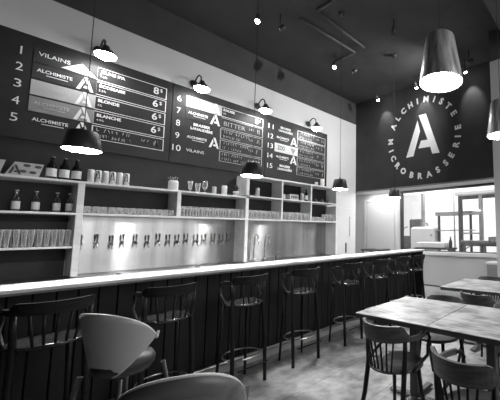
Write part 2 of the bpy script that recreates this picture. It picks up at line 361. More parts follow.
# rows: (strip material or None, brand style, list content)
V, A_, B_, Z_ = 'v', 'a', 'b', 'z'
ROWS = [
 [('strip_dark', V, ('JEUNE IPA', '7.6%', '8')), ('strip_dark', A_, ('ÉCOSSAISE', '5.5%', '6')), ('strip_light', A_, ('BLONDE', '5%', '6')), ('strip_mid', A_, ('BLANCHE', '4.9%', '6')), (None, A_, None)],
 [('strip_light', 'e', ('ROUSSE', '5%', '8')), ('strip_dark', A_, None), (None, B_, None), (None, A_, None), (None, V, None)],
 [(None, B_, ('', '', '')), (None, A_, None), ('strip_white', Z_, ('', '5%', '')), (None, A_, None), (None, B_, None)]]
BRD = [(-.12, 1.785, 'black menu board with beers one to five, at the left end of the bar wall'),
       (1.79, 3.345, 'black menu board with beers six to ten, middle one of three'),
       (3.35, 4.92, 'black menu board with beers eleven to fifteen, beside the white wall end')]
num = 0
for c in range(3):
    y0, y1, lab = BRD[c]; oy = 1.575 * c
    t = thing('menu_board', lab, 'menu board', (0, 0, 0), 0, 'menu boards above the bar shelves')
    MB().box(XW + .001, XB, y0, y1, 2.5, 3.735, .003).build('board_panel', M['board'], t)
    for k in range(5):
        num += 1; z = ROWZ[k]
        n = MB(); put_text(n, str(num), .135, onboard(.30 + oy, z - .05), center=True, squash=1.0, width=.055 if num < 10 and num != 1 else (.11 if num >= 10 else None))
        n.build('number', M['white_ink'], t)
        sm, st, li = ROWS[c][k]
        ys = .395 + oy
        if sm:
            sp = MB().box(XB, XB + .006, ys, ys + .545, z - .092, z + .085).build('brand_strip', M[sm], t)
            sp['label'] = {'strip_light': 'light grey brand strip', 'strip_mid': 'mid grey brand strip', 'strip_white': 'white brand strip'}.get(sm, 'dark brand strip')
        else: sp = t
        ink = MB()
        if st == V:
            put_text(ink, 'VILAINS', .068, onboard(ys + .035, z - .005 if c == 0 else z - .03), width=.26)
            if c == 0:
                tri = MB(); tri.prism([(ys + .22, z - .07), (ys + .545, z - .085), (ys + .40, z + .055)], lambda a, b: (XB + .009, a, b), lambda a, b: (XB + .006, a, b))
                tri.build('row_shape', M['white_ink'], sp)  # plain white triangle laid on the first strip
        elif st == A_:
            put_text(ink, 'ALCHIMISTE', .056, onboard(ys + .035, z - .005), width=.29, bold=.001)
            ink.box(XB + .006, XB + .009, ys + .11, ys + .29, z - .035, z - .027)
        elif st == B_:
            put_text(ink, 'BRASSER', .06, onboard(ys + .12, z + .012), width=.25, bold=.002)
            put_text(ink, 'LANAUDIÈRE', .06, onboard(ys + .08, z - .055), width=.33, bold=.002)
        elif st == 'e':
            put_text(ink, 'ALCHIMISTE', .05, onboard(ys + .05, z - .01), width=.28)
        elif st == Z_:
            put_text(ink, 'ZOO', .12, onboard(ys + .06, z - .04), width=.17, bold=.003)
        if ink.v: ink.build('brand_lettering', M['dark_ink'] if st == Z_ else (M['pale_ink'] if sm in ('strip_light', 'strip_mid') else M['white_ink']), sp)
        if st in (A_, 'e'):
            e = MB(); emblem(e, onboard(ys + .44, z - .01), .185); e.build('row_shape', M['white_ink'], sp)
        if st == Z_:
            e = MB(); e.prism([(ys + .36, z + .05), (ys + .50, z + .04), (ys + .43, z - .07)], lambda a, b: (XB + .0085, a, b), lambda a, b: (XB + .006, a, b)); e.build('row_shape', M['strip_mid'], sp)
        # framed price list
        a0, a1, b0, b1 = .93 + oy, 1.708 + oy, z - .093, z + .083
        bo = MB(); w_ = .007
        for q in ((a0, a1, b0, b0 + w_), (a0, a1, b1 - w_, b1), (a0, a0 + w_ * 1.6, b0 + w_, b1 - w_), (a1 - w_ * 1.4, a1, b0 + w_, b1 - w_)): bo.box(XB, XB + .004, *q)
        fr = bo.build('price_frame', M['white_ink'] if c == 0 or k in (0,) else M['pale_ink'], t)
        tx = MB(); fn = onboard(a0 + .05, z)
        if li and li[0]:
            put_text(tx, li[0], .055, onboard(a0 + .035, z + .012), bold=.002); tx.build('beer_name', M['white_ink'], fr)
            tx = MB(); put_text(tx, li[1], .038, onboard(a0 + .035, z - .045)); tx.build('beer_strength', M['white_ink'], fr)
            tx = MB(); put_text(tx, li[2], .14, onboard(a1 - .165, z - .045), bold=.002); tx.build('price', M['white_ink'], fr)
            tx = MB(); put_text(tx, '$', .07, onboard(a1 - .085, z + .0)); tx.build('currency_sign', M['white_ink'], fr)
        else:
            if c == 1 and k == 1:
                put_text(tx, 'BITTER', .11, onboard(a0 + .05, z - .05), width=.38)
            else:
                scribble(tx, onboard(a0 + .04, z + .01), random.uniform(.35, .5), .055, 11); scribble(tx, onboard(a0 + .04, z - .07), random.uniform(.3, .45), .05, 12)
            scribble(tx, onboard(a1 - .28, z - .02), .1, .05, 3); scribble(tx, onboard(a1 - .13, z - .05), .08, .10, 2, .006)
            tx.build('chalk_writing', M['chalk'], fr)['kind'] = 'stuff'

# ------------------------------------------------------------------ round wall sign on the soffit
sg = thing('wall_sign', 'round white lettered sign with a stencil letter painted on the black upper wall', 'sign')
SX, SZ, SR = -3.436, 3.559, .88
def onsign(x, y, z): return (SX + x, 5.948 - z, SZ + y)
e = MB()
for p in EMB: e.prism(p, lambda a, b: onsign(a, b, .006), lambda a, b: onsign(a, b, 0))
e.build('emblem', M['white_ink'], sg)
def ring(txt, angs, flip):
    for ch, ang in zip(txt, angs):
        mb = MB()
        q = radians(ang); cxx, cyy = SR * cos(q), SR * sin(q)
        rot = q - pi / 2 if not flip else q + pi / 2
        def fn(x, y, z, cxx=cxx, cyy=cyy, rot=rot):
            y -= .062
            return onsign(cxx + x * cos(rot) - y * sin(rot), cyy + x * sin(rot) + y * cos(rot), z)
        put_text(mb, ch, .185, fn, center=True, bold=.009); mb.build('letter', M['white_ink'], sg)
ring('ALCHIMISTE', [153, 138, 124, 110, 97, 82, 68, 55, 41, 26], False)
ring('MICROBRASSERIE', [177, 192, 205, 220, 234, 251, 266, 281, 296, 311, 324, 340, 351, 364], True)

# ------------------------------------------------------------------ back bar: shelving, steel splash, counter
XF = -5.10
sh = thing('shelf_unit', 'long pale wooden shelf unit fixed along the wall behind the bar', 'shelf')
T = .018
def board(x0, x1, y0, y1, z0, z1, name): MB().box(x0, x1, y0, y1, z0, z1, .003).build(name, M['shelf'], sh)
X0 = XW + .014
board(X0, XF, -1.5, 2.83, 2.018, 2.044, 'shelf_board')
board(X0, XF, 2.89, 4.95, 2.045, 2.069, 'shelf_board')
board(X0, XF, 2.83, 4.97, 2.40, 2.429, 'shelf_board')
board(X0, XF, -1.5, 4.97, 1.645, 1.669, 'shelf_board')
board(X0, XF, -1.5, .80, 1.262, 1.284, 'shelf_board')
for y, z0, z1, t_ in ((.835, .935, 2.018, .06), (1.84, 1.67, 2.018, .05), (2.855, .935, 2.40, .055), (3.535, 1.67, 2.045, .03), (4.225, 1.67, 2.045, .03), (4.94, .935, 2.40, .035)):
    segs = [(z0, 1.645), (1.67, min(z1, 2.018))] if z0 < 1.6 else [(z0, z1)]
    if z1 > 2.3: segs.append((2.07, z1))
    if y in (3.535, 4.225): segs.append((2.07, 2.40))
    for a, b in segs: board(X0, XF, y - t_ / 2, y + t_ / 2, a, b, 'divider')
struct(MB().box(XW, XW + .02, .865, 4.92, .935, 1.645).build('wall_left_steel_splash', M['steel']))
cb = thing('back_counter', 'long low steel topped cabinet under the taps behind the bar', 'counter')
MB().box(XW + .002, -4.80, -1.5, 4.95, 0, .90).build('cabinet_body', M['bar_front'], cb)
MB().box(XW + .001, -4.76, -1.5, 4.97, .90, .929, .004).build('counter_top', M['steel_top'], cb)
MB().box(-5.25, -4.9, 3.0, 3.5, .9301, .9345, .002).build('sink', M['chrome'], cb)
TAPS = [0.916, 1.061, 1.205, 1.316, 1.454, 1.588, 1.717, 1.84, 1.956, 2.076, 2.216, 2.333, 2.47, 2.597, 2.729]
def make_tap():
    t = thing('beer_tap', '', 'beer tap')
    b = MB(); b.tube([(XW + .02, 0, 0), (XW + .085, 0, 0)], .013, 8); b.lathe([(.0, .0), (.028, .0), (.028, .008), (0, .008)], (0, 0, 0), 12, Matrix.Rotation(pi / 2, 3, 'Y')); 
    for i in range(len(b.v) - 48, len(b.v)): b.v[i] = (b.v[i][0] + XW + .021, b.v[i][1], b.v[i][2])
    b.tube([(XW + .075, 0, .015), (XW + .095, 0, -.01), (XW + .10, 0, -.035), (XW + .10, 0, -.065)], [.013, .013, .010, .008], 8)
    b.build('faucet', M['chrome'], t)
    h = MB(); h.lathe([(.004, 0), (.007, .02), (.010, .05), (.013, .085), (.011, .10), (0, .104)], (XW + .08, 0, .012), 10); h.build('tap_handle', M['kit_dark'], t)
    return t
tap = make_tap(); reg(tap)
words_ = ['leftmost', 'second', 'third', 'fourth', 'fifth', 'sixth', 'seventh', 'eighth', 'ninth', 'tenth', 'eleventh', 'twelfth', 'thirteenth', 'fourteenth', 'rightmost']
for i, y in enumerate(TAPS):
    o = tap if i == 0 else copy_tree(tap)
    o.location = (0, y, 1.30 + .01 * math.sin(i * 2.3)); o['group'] = 'beer taps on the steel splash'
    o['label'] = 'chrome beer tap with black handle, %s along the steel splash' % (words_[i] if i in (0, 14) else words_[i] + ' from the left')
# faucets by the sink
def goose(name, label, y, h):
    t = thing(name, label, 'faucet', (-5.2, y, .935))
    b = MB(); b.tube([(0, 0, 0), (0, 0, h * .75)] + [(.07 - .07 * cos(q), 0, h * .75 + h * .25 * sin(q)) for q in (pi / 6, pi / 3, pi / 2, 2 * pi / 3, 5 * pi / 6, pi)] + [(.14, 0, h * .62)], .011, 8)
    b.build('spout', M['chrome'], t)
    b = MB(); b.lathe([(.0, 0), (.028, 0), (.026, .03), (.015, .05), (0, .052)], (0, 0, 0), 12); b.tube([(0, .015, .035), (0, .06, .05)], .006, 6); b.build('faucet_base', M['rail'], t)
goose('sink_faucet', 'tall chrome gooseneck faucet on the steel counter left of the pale cutout', 3.06, .46)
goose('sink_faucet', 'dark slim gooseneck faucet at the right side of the sink', 3.26, .44)
t = thing('soap_dispenser', 'small dark pump bottle standing on the steel counter by the faucets', 'dispenser', (-5.05, 3.42, .93))
MB().lathe([(0, 0), (.03, 0), (.03, .09), (.012, .115), (0, .115)], n=12).build('bottle_body', M['kit_dark'], t)
MB().tube([(0, 0, .11), (0, 0, .15), (.04, 0, .152)], .005, 6).build('pump', M['chrome'], t)
t = tag(MB().box(-5.0, -4.82, 1.18, 1.50, .93, .95, .005).build('drip_tray', M['tray']), 'shallow steel drip tray on the back counter below the left taps', 'tray')
t = tag(MB().box(-5.0, -4.82, 2.05, 2.45, .93, .95, .005).build('drip_tray', M['tray']), 'shallow steel drip tray on the back counter below the right taps', 'tray')

# ------------------------------------------------------------------ bottles, cans, glasses on the shelves
def bottle_mb(h=.23, r=.031, pale=False):
    b = MB(); b.lathe([(0, 0), (r * .92, 0), (r, .006), (r, h * .55), (r * .8, h * .66), (r * .42, h * .78), (r * .38, h * .93), (r * .46, h * .94), (r * .46, h), (0, h)], n=16); return b
def make_bottle(glass, capped=True, h=.23, r=.031, name='beer_bottle'):
    t = thing(name, '', 'bottle')
    bottle_mb(h, r).build('bottle_glass', M[glass], t)
    l = MB(); l.lathe([(r + .001, h * .12), (r + .001, h * .48)], n=16); l.build('paper_label', M['label'], t)
    c = MB(); c.lathe([(r * .5, h * .965), (r * .5, h + .003), (0, h + .004)], n=12); c.build('bottle_cap', M['label' if glass == 'pale_bottle' else 'kit_dark'], t)
    return t
p1 = make_bottle('pale_bottle'); reg(p1)
for i, (y, s) in enumerate(((.369, 'leftmost of four above the glasses'), (.509, 'second from the left of four above the glasses'), (.668, 'third from the left of four above the glasses'), (.79, 'nearest the wooden divider, above the glasses'))):
    o = p1 if i == 0 else copy_tree(p1)
    o.location = (-5.25, y - (.02 if i == 3 else 0), 1.67); o['label'] = 'clear bottle with a white label, ' + s; o['group'] = 'labelled bottles in the left bay'
p2 = make_bottle('bottle', h=.26, r=.042, name='dark_bottle'); reg(p2)
for i, (y, s) in enumerate(((.60, 'next to the printed card box'), (.70, 'middle one of three on the top shelf'), (.80, 'next to the row of cans'))):
    o = p2 if i == 0 else copy_tree(p2)
    o.location = (-5.22, y, 2.045); o['label'] = 'dark glass bottle with a pale band label, ' + s; o['group'] = 'dark bottles on the top shelf'
def make_can(em, m='can', h=.158, r=.0305):
    t = thing('beer_can', '', 'can')
    MB().lathe([(0, 0), (r * .8, 0), (r, .008), (r, h * .92), (r * .82, h), (r * .78, h - .004), (0, h - .006)], n=18).build('can_body', M[m], t)
    if em:
        e = MB()
        def fn(a, b, z):
            q = a / r; q += -.35
            return ((r + .0012 + z * .2) * cos(q), (r + .0012 + z * .2) * sin(q), h * .5 + b)
        for p in EMB: e.prism([(a * .10, b * .135) for a, b in p], lambda a, b: fn(a, b, .002), lambda a, b: fn(a, b, 0))
        e.build('can_emblem', M['dark_ink'], t)
    return t
ca = make_can(False); reg(ca); cb_ = make_can(True); reg(cb_); used = set()
cl = ['plain white beer can next to the dark bottles', 'white beer can with a large dark emblem, leftmost of the emblem cans', 'plain white beer can between the first two emblem cans', 'white beer can with a large dark emblem, middle emblem can of three', 'plain white beer can between the last two emblem cans', 'white beer can with a large dark emblem, rightmost in the row of six']
for i in range(6):
    src = cb_ if i % 2 else ca
    o = src if i in (0, 1) else copy_tree(src)
    o.location = (-5.16, .915 + .067 * i, 2.045); o['label'] = cl[i]; o['group'] = 'row of cans on the top shelf'
# printed carton and another at the far left
def carton(y0, y1, h, label, cups):
    t = thing('cardboard_pack', label, 'box', (0, 0, 2.045))
    b = MB(); b.prism([(y0 - .02, 0), (y1, 0), (y1 + .03, h), (y0 + .04, h)], lambda a, b: (-5.13, a, b), lambda a, b: (-5.33, a, b)); b.build('carton', M['card'], t)
    e = MB()
    for p in EMB: e.prism([(a * .1 + y0 + .045, b * .1 + h * .4) for a, b in p], lambda a, b: (-5.127, a, b), lambda a, b: (-5.13, a, b))
    e.build('carton_emblem', M['dark_ink'], t)
    for (a, b) in cups:
        MB().prism([(a + .027 * cos(q * pi / 6), b + .016 * sin(q * pi / 6)) for q in range(12)], lambda a, b: (-5.127, a, b), lambda a, b: (-5.13, a, b)).build('carton_print', M['kit_dark'], t)
carton(.285, .50, .145, 'pale printed cardboard pack with a dark emblem on the top shelf', [(.385, .05), (.455, .045), (.41, .115), (.49, .11)])
carton(.08, .235, .15, 'pale printed pack cut off by the left edge of the photo', [])
# potted dried flowers, glasses and cans on the middle of the top shelf
t = thing('flower_jar', 'white jar of small dried flowers on the top shelf', 'jar', (-5.2, 1.79, 2.045))
MB().lathe([(0, 0), (.055, 0), (.062, .02), (.062, .12), (.055, .14), (.05, .135), (0, .13)], n=18).build('jar_body', M['can'], t)
b = MB()
for i in range(26):
    q = random.uniform(0, 2 * pi); rr = random.uniform(.01, .065); z = random.uniform(.14, .2)
    b.tube([(rr * .5 * cos(q), rr * .5 * sin(q), .13), (rr * cos(q), rr * sin(q), z)], .0018, 4); b.lathe([(0, -.008), (.009, 0), (0, .008)], (rr * cos(q), rr * sin(q), z), 6)
b.build('dried_flowers', M['grey_leaf'], t)
def glass_prof(kind):
    return {'slim': [(0, .0), (.018, 0), (.0185, .06), (.0245, .17), (.0235, .19), (.0225, .19), (.023, .17), (.017, .06), (.015, .012), (0, .012)],
            'pint': [(0, .002), (.024, 0), (.028, .05), (.040, .13), (.037, .14), (.0385, .145), (.036, .145), (.026, .05), (.022, .012), (0, .012)],
            'low': [(0, .0), (.030, 0), (.033, .08), (.031, .085), (.028, .01), (0, .01)],
            'tall': [(0, 0), (.028, 0), (.030, .06), (.036, .15), (.0345, .152), (.028, .06), (.025, .012), (0, .012)],
            'tulip': [(0, 0), (.033, 0), (.03, .004), (.006, .01), (.006, .05), (.028, .075), (.04, .11), (.036, .155), (.031, .19), (.029, .19), (.034, .155), (.037, .11), (.026, .08), (0, .07)],
            'flute': [(0, 0), (.028, 0), (.008, .015), (.022, .05), (.036, .165), (.034, .165), (.02, .05), (0, .03)]}[kind]
def glass(kind, n=12): return MB().lathe(glass_prof(kind), n=n)
def one(kind, y, z, name, label, x=-5.2, mt='glass'):
    o = glass(kind, 16).build(name, M[mt]); o.location = (x, y, z); tag(o, label, 'glass'); return o
one('flute', 2.01, 2.045, 'flute_glass', 'narrow flaring glass standing alone right of the flower jar')
one('pint', 2.115, 2.045, 'beer_glass', 'straight beer glass between the flaring glass and the stemmed glass')
one('tulip', 2.215, 2.045, 'stemmed_glass', 'round bowled stemmed glass on the top shelf')
k1 = make_can(False, 'can_grey', .12); k1.location = (-5.2, 2.355, 2.045); k1['label'] = 'small pale can standing by itself right of the stemmed glass'
k2 = make_can(False, 'can', .155, .042); k2.location = (-5.2, 2.51, 2.045); k2['label'] = 'wide white can with a dark rim beside the dark leafy plant'
t = thing('potted_plant', 'small plant with dark leaves in a pale pot at the end of the top shelf', 'plant', (-5.19, 2.70, 2.045))
MB().lathe([(0, 0), (.04, 0), (.05, .08), (.045, .08), (0, .075)], n=14).build('plant_pot', M['can_grey'], t)
b = MB()
for i in range(30):
    q = random.uniform(0, 2 * pi); L = random.uniform(.08, .19); el = random.uniform(.15, 1.2)
    c0 = Vector((0, 0, .075)); c1 = c0 + Vector((cos(q) * cos(el) * L * (.4), sin(q) * cos(el) * L * .45, sin(el) * L * .8 + .01)); sd = Vector((-sin(q), cos(q), 0)) * .018
    mid = (c0 + c1) / 2 + Vector((0, 0, .015))
    b.add([c0, mid + sd + Vector((.01, 0, 0)), c1, mid - sd + Vector((.01, 0, 0)), mid + Vector((0, 0, -.006))], [(0, 1, 4), (1, 2, 4), (2, 3, 4), (3, 0, 4)])
b.build('foliage', M['leaf'], t)
# right section
k3 = make_can(False, 'can_grey', .16, .036); k3.location = (-5.2, 3.09, 2.07); k3['label'] = 'lone pale can in the first cubby right of the tall divider'
k4 = make_can(False, 'can', .10, .03); k4.location = (-5.2, 3.63, 2.07); k4['label'] = 'short white can left of the small carton in the middle cubby'
t = thing('cardboard_pack', 'small pale carton with dark printing in the middle cubby', 'box', (-5.2, 3.83, 2.07))
MB().box(-.08, .06, -.10, .10, 0, .11, .004).build('carton', M['card'], t)
b = MB(); 
for y in (-.07, -.03, .01, .05): b.box(.06, .063, y, y + .025, .03, .08)
b.build('carton_print', M['dark_ink'], t)
k5 = make_can(False, 'can_grey', .15, .034); k5.location = (-5.16, 4.03, 2.07); k5['label'] = 'pale can squeezed between the small carton and a dark bottle'
p3 = make_bottle('bottle', h=.25, r=.034, name='dark_bottle'); p3.location = (-5.17, 4.14, 2.07); p3['label'] = 'slim dark bottle in the middle cubby beside its right divider'
for i, y in enumerate((4.42, 4.60, 4.76)):
    b = MB(); b.lathe([(0, 0), (.028, 0), (.034, .02), (.034, .045), (.02, .065), (.008, .07), (0, .08)], n=14); o = b.build('sugar_pot', M['kit_dark']); o.location = (-5.2, y, 2.07)
    tag(o, 'small dark lidded pot in the last cubby, ' + ('left', 'middle', 'right')[i] + ' of three', 'pot', 'dark pots in the last cubby')
k6 = make_can(False, 'can_grey', .08, .035); k6.location = (-5.2, 4.43, 2.43); k6['label'] = 'short grey tin on top of the shelf unit under the third menu board'
k7 = make_can(False, 'can', .17, .045); k7.location = (-5.2, 4.60, 2.43); k7['label'] = 'white canister on top of the shelf unit at its right end'
# rows of glasses
def rows(kind, ys, xs, z, name, label, group):
    src = glass(kind).build(name, M['glass']); tag(src, label, 'glass', group); first = True
    for x in xs:
        for y in ys:
            o = src if first else src.copy()
            if not first: COL.objects.link(o)
            first = False
            o.location = (x, y + random.uniform(-.004, .004), z); o.rotation_euler = (0, 0, random.uniform(0, 6))
def span(a, b, n): return [a + (b - a) * i / (n - 1) for i in range(n)]
rows('slim', span(-.05, .77, 16), (-5.15,), 1.285, 'beer_glass', 'clear beer glass in the front row on the low shelf of the left bay', 'front row of glasses on the low left shelf')
rows('slim', span(-.02, .77, 15), (-5.23, -5.31), 1.285, 'beer_glass', 'clear beer glass in the rear rows on the low shelf of the left bay', 'rear rows of glasses on the low left shelf')
rows('low', span(.91, 1.77, 13), (-5.15, -5.24), 1.67, 'tumbler', 'short clear tumbler in the bay left of the flower jar', 'tumblers in the second bay')
rows('tall', span(1.91, 2.78, 12), (-5.15, -5.25), 1.67, 'beer_glass', 'clear tall glass on the shelf between the flower jar and the tall divider', 'tall glasses in the third bay')
rows('tall', span(2.94, 3.47, 7), (-5.15, -5.25), 1.67, 'beer_glass', 'clear tall glass on the lower shelf under the lone pale can', 'tall glasses in the first cubby')
rows('tall', span(3.60, 4.16, 7), (-5.15, -5.25), 1.67, 'beer_glass', 'clear tall glass on the lower shelf under the small carton', 'tall glasses in the middle cubby')
rows('low', span(4.30, 4.60, 4), (-5.15, -5.25), 1.67, 'tumbler', 'short tumbler in the last cubby of the shelf unit', 'tumblers in the last cubby')
rows('tall', span(4.68, 4.87, 3), (-5.15, -5.25), 1.67, 'beer_glass', 'clear tall glass at the right end of the last cubby', 'tall glasses in the last cubby')

# ------------------------------------------------------------------ the bar
br = thing('bar_counter', 'long bar with a pale wooden top and black panelled front', 'bar')
MB().box(-3.52, -3.16, -2.4, 5.52, 1.045, 1.072, .004).build('bar_top', M['counter'], br)
MB().box(-3.50, -3.17, -2.4, 5.51, 1.03, 1.045).build('bar_top_edge', M['edge'], br)
b = MB(); y = -2.4
while y < 5.30:
    b.box(-3.40, -3.37, y, y + .108, .10, 1.03, .004); y += .115
b.build('front_boards', M['bar_front'], br)
MB().box(-3.50, -3.40, -2.4, 5.43, 0, 1.03).build('bar_body', M['bar_front'], br)
MB().box(-3.40, -3.36, -2.4, 5.43, 0, .10, .004).build('plinth', M['grey_wall'], br)
MB().box(-3.50, -3.19, 5.44, 5.50, 0, 1.03, .003).build('end_panel', M['bar_front'], br)
MB().box(-4.05, -3.50, -2.4, 5.46, .0, .88).build('inner_cabinet', M['bar_front'], br)
MB().box(-4.08, -3.525, -2.4, 5.47, .88, .909, .003).build('inner_worktop', M['steel_top'], br)
fr = thing('foot_rail', 'thin metal foot rail running along the bottom of the bar', 'rail')
MB().tube([(-3.27, -2.3, .13), (-3.27, 5.4, .13)], .018, 10).build('rail_tube', M['rail'], fr)
for y in (-1, .1, 1.3, 2.5, 3.7, 4.9): MB().tube([(-3.27, y, .13), (-3.355, y, .13)], .012, 6).build('rail_bracket', M['rail'], fr)
t = thing('serving_tray', 'small shiny tray of cutlery on the inner worktop at the far left', 'tray', (-3.75, .2, .91))
MB().box(-.12, .12, -.16, .16, 0, .012, .003).build('tray_base', M['chrome'], t)
b = MB()
for i in range(6): b.tube([(-.08 + i * .03, -.12, .02), (-.07 + i * .03, .12, .02)], .006, 6)
b.build('cutlery', M['chrome'], t)

# ------------------------------------------------------------------ chairs
def arc(r, a0, a1, n, z=0., cy_=0., ry=None):
    return [(r * sin(a0 + (a1 - a0) * i / (n - 1)), cy_ - (ry or r) * cos(a0 + (a1 - a0) * i / (n - 1)), z) for i in range(n)]
def make_chair(kind):
    bar = kind == 'bar'
    SZ_ = .765 if bar else .46; TOP = 1.022 if bar else .775; m = M['black_wood'] if bar else M['chair_wood']; mk = M['black_wood']
    R = .18 if bar else .205; Rb = .20 if bar else .232
    deep = .075 if bar else .115; armz = .032
    t = thing('bar_stool' if bar else 'dining_chair', '', 'bar stool' if bar else 'chair')
    MB().lathe([(0, SZ_ - .03), (R - .03, SZ_ - .03), (R, SZ_ - .018), (R, SZ_ - .006), (R - .012, SZ_ + .002), (R - .03, SZ_ - .002), (0, SZ_ - .010)], n=28).build('seat', M['stool_seat'] if bar else m, t)
    # bent top rail with lower arms
    b = MB(); N = 33; amax = radians(112 if not bar else 96); vs = []; th = .011
    zb = TOP - deep
    for i in range(N):
        a = -amax + 2 * amax * i / (N - 1); g = abs(a) / radians(62)
        s = 0 if g > 1.14 else (1 if g < .82 else .5 + .5 * cos((g - .82) / .32 * pi))
        zt = zb + armz + (deep - armz) * s
        lean = .018 * s
        rx = Rb * .93; ry = Rb * 1.0
        for (dr, z) in ((-th, zb), (th, zb), (th + lean, zt), (-th + lean, zt)):
            vs.append(((rx + dr) * sin(a), -(ry + dr) * cos(a) + (0.0), z))
    fs = [(i * 4 + j, i * 4 + (j + 1) % 4, i * 4 + 4 + (j + 1) % 4, i * 4 + 4 + j) for i in range(N - 1) for j in range(4)] + [(3, 2, 1, 0), tuple((N - 1) * 4 + j for j in range(4))]
    b.add(vs, fs); o = b.build('top_rail', m, t)
    # arm loops: from the arm ends round and down to the seat side
    for sg_ in (-1, 1):
        ex, ey = Rb * .93 * sin(amax), -Rb * cos(amax)
        b = MB(); zz = zb + armz / 2
        pts = [(sg_ * ex, ey - .005, zz), (sg_ * (ex + .002), ey + .045, zz - .015), (sg_ * (ex - .002), ey + .06, zz - .06), (sg_ * (R + .018), ey + .02, (zz + SZ_) / 2 - .02), (sg_ * (R + .008), -.02, SZ_ + .01), (sg_ * (R - .002), -.05, SZ_ - .02)]
        if not bar: pts = [(sg_ * ex, ey - .01, zz), (sg_ * (ex + .0), ey + .05, zz - .012), (sg_ * (ex - .004), ey + .075, zz - .05), (sg_ * (ex - .006), ey + .05, zz - .10), (sg_ * (R + .022), ey - .0, zz - .15), (sg_ * (R + .008), -.03, SZ_ + .02), (sg_ * (R - .002), -.06, SZ_ - .015)]
        b.tube(pts, .012, 8); b.build('armrest', mk if not bar else m, t)
    # rear legs run up to the rail, front legs splay
    for sg_ in (-1, 1):
        b = MB(); xr = .165 if bar else .185; yb = -(Rb) * cos(math.asin(min(.95, xr / (Rb * .93))))
        b.tube([(sg_ * (xr + (.0 if bar else .01)), yb - (.05 if bar else .10), 0), (sg_ * xr, yb - .03, SZ_ * .5), (sg_ * (xr - .01), yb + .01 if bar else yb + .0, SZ_), (sg_ * (xr - .002), yb + .0, (SZ_ + zb) / 2), (sg_ * xr, yb, zb + .01)], [.017, .018, .018, .016, .014] if bar else [.015, .018, .019, .017, .015], 8)
        b.build('leg', mk if not bar else m, t)
        b = MB(); b.tube([(sg_ * .12, .11, SZ_ - .025), (sg_ * .135, .13, SZ_ * .5), (sg_ * (.145 if bar else .17), .15 if bar else .17, 0)], [.016, .015, .012], 8)
        b.build('leg', mk if not bar else m, t)
    ns = 5 if bar else 7
    for i in range(ns):
        a = radians(-38 + 76 * i / (ns - 1)); b = MB()
        b.tube([(R * .93 * sin(a) * .85, -R * .93 * cos(a * .7), SZ_ - .012), (Rb * .93 * sin(a) * 1.0, -(Rb) * cos(a), zb + .005)], .0085 if not bar else .007, 6, flat=.7)
        b.build('spindle', mk if not bar else m, t)
    zr = .27 if bar else .24; rr = .165 if bar else .15
    if bar:
        MB().tube(arc(rr, 0, 2 * pi * 23 / 24, 24, zr, -.01), .008, 6, closed=True).build('stretcher_ring', M['rail'], t)
        b = MB(); b.tube([(-.15, -.20, .20), (.15, -.20, .20)], .007, 6); b.build('stretcher', mk, t)
    return t
st = make_chair('bar'); reg(st)
sl = ['black wooden bar stool nearest the left edge of the photo', 'black bar stool standing just behind the grey shell chair', 'black bar stool whose two front feet show nearest in the open floor', 'black bar stool fourth from the left, its feet clear of the tables',
      'black bar stool behind the near corner of the front table', 'black bar stool behind the far side of the front table, third from the bar end', 'black bar stool second from the far end of the bar', 'black bar stool at the far end of the bar against the pale wall']
for i, y in enumerate((.40, 1.03, 1.67, 2.34, 3.09, 3.73, 4.31, 4.80)):
    o = st if i == 0 else copy_tree(st)
    o.location = (-2.995, y, 0); o.rotation_euler = (0, 0, pi / 2 + radians((3, -2, 4, -3, 2, 0, -4, 3)[i])); o['label'] = sl[i]; o['group'] = 'bar stools along the counter'
ch = make_chair('cafe'); reg(ch)
CH = [(-1.40, 1.99, -6, 'dark bentwood chair with curved back at the near left of the front table'),
      (-.675, 1.73, -13, 'dark bentwood chair turned slightly, in the lower right corner of the photo'),
      (-1.20, 3.36, -16, 'dark spindle back chair pushed under the back table'),
      (-1.42, 2.70, 176, 'dark bentwood chair on the far side of the front table, its back above the tabletop'),
      (-.72, 2.72, 183, 'dark bentwood chair seen below the front table opposite the nearest right chair'),
      (-1.45, 4.28, 178, 'dark bentwood chair at the far side of the back table by the column')]
for i, (x, y, a, l) in enumerate(CH):
    o = ch if i == 0 else copy_tree(ch)
    o.location = (x, y, 0); o.rotation_euler = (0, 0, radians(a)); o['label'] = l; o['group'] = 'bentwood chairs around the tables'

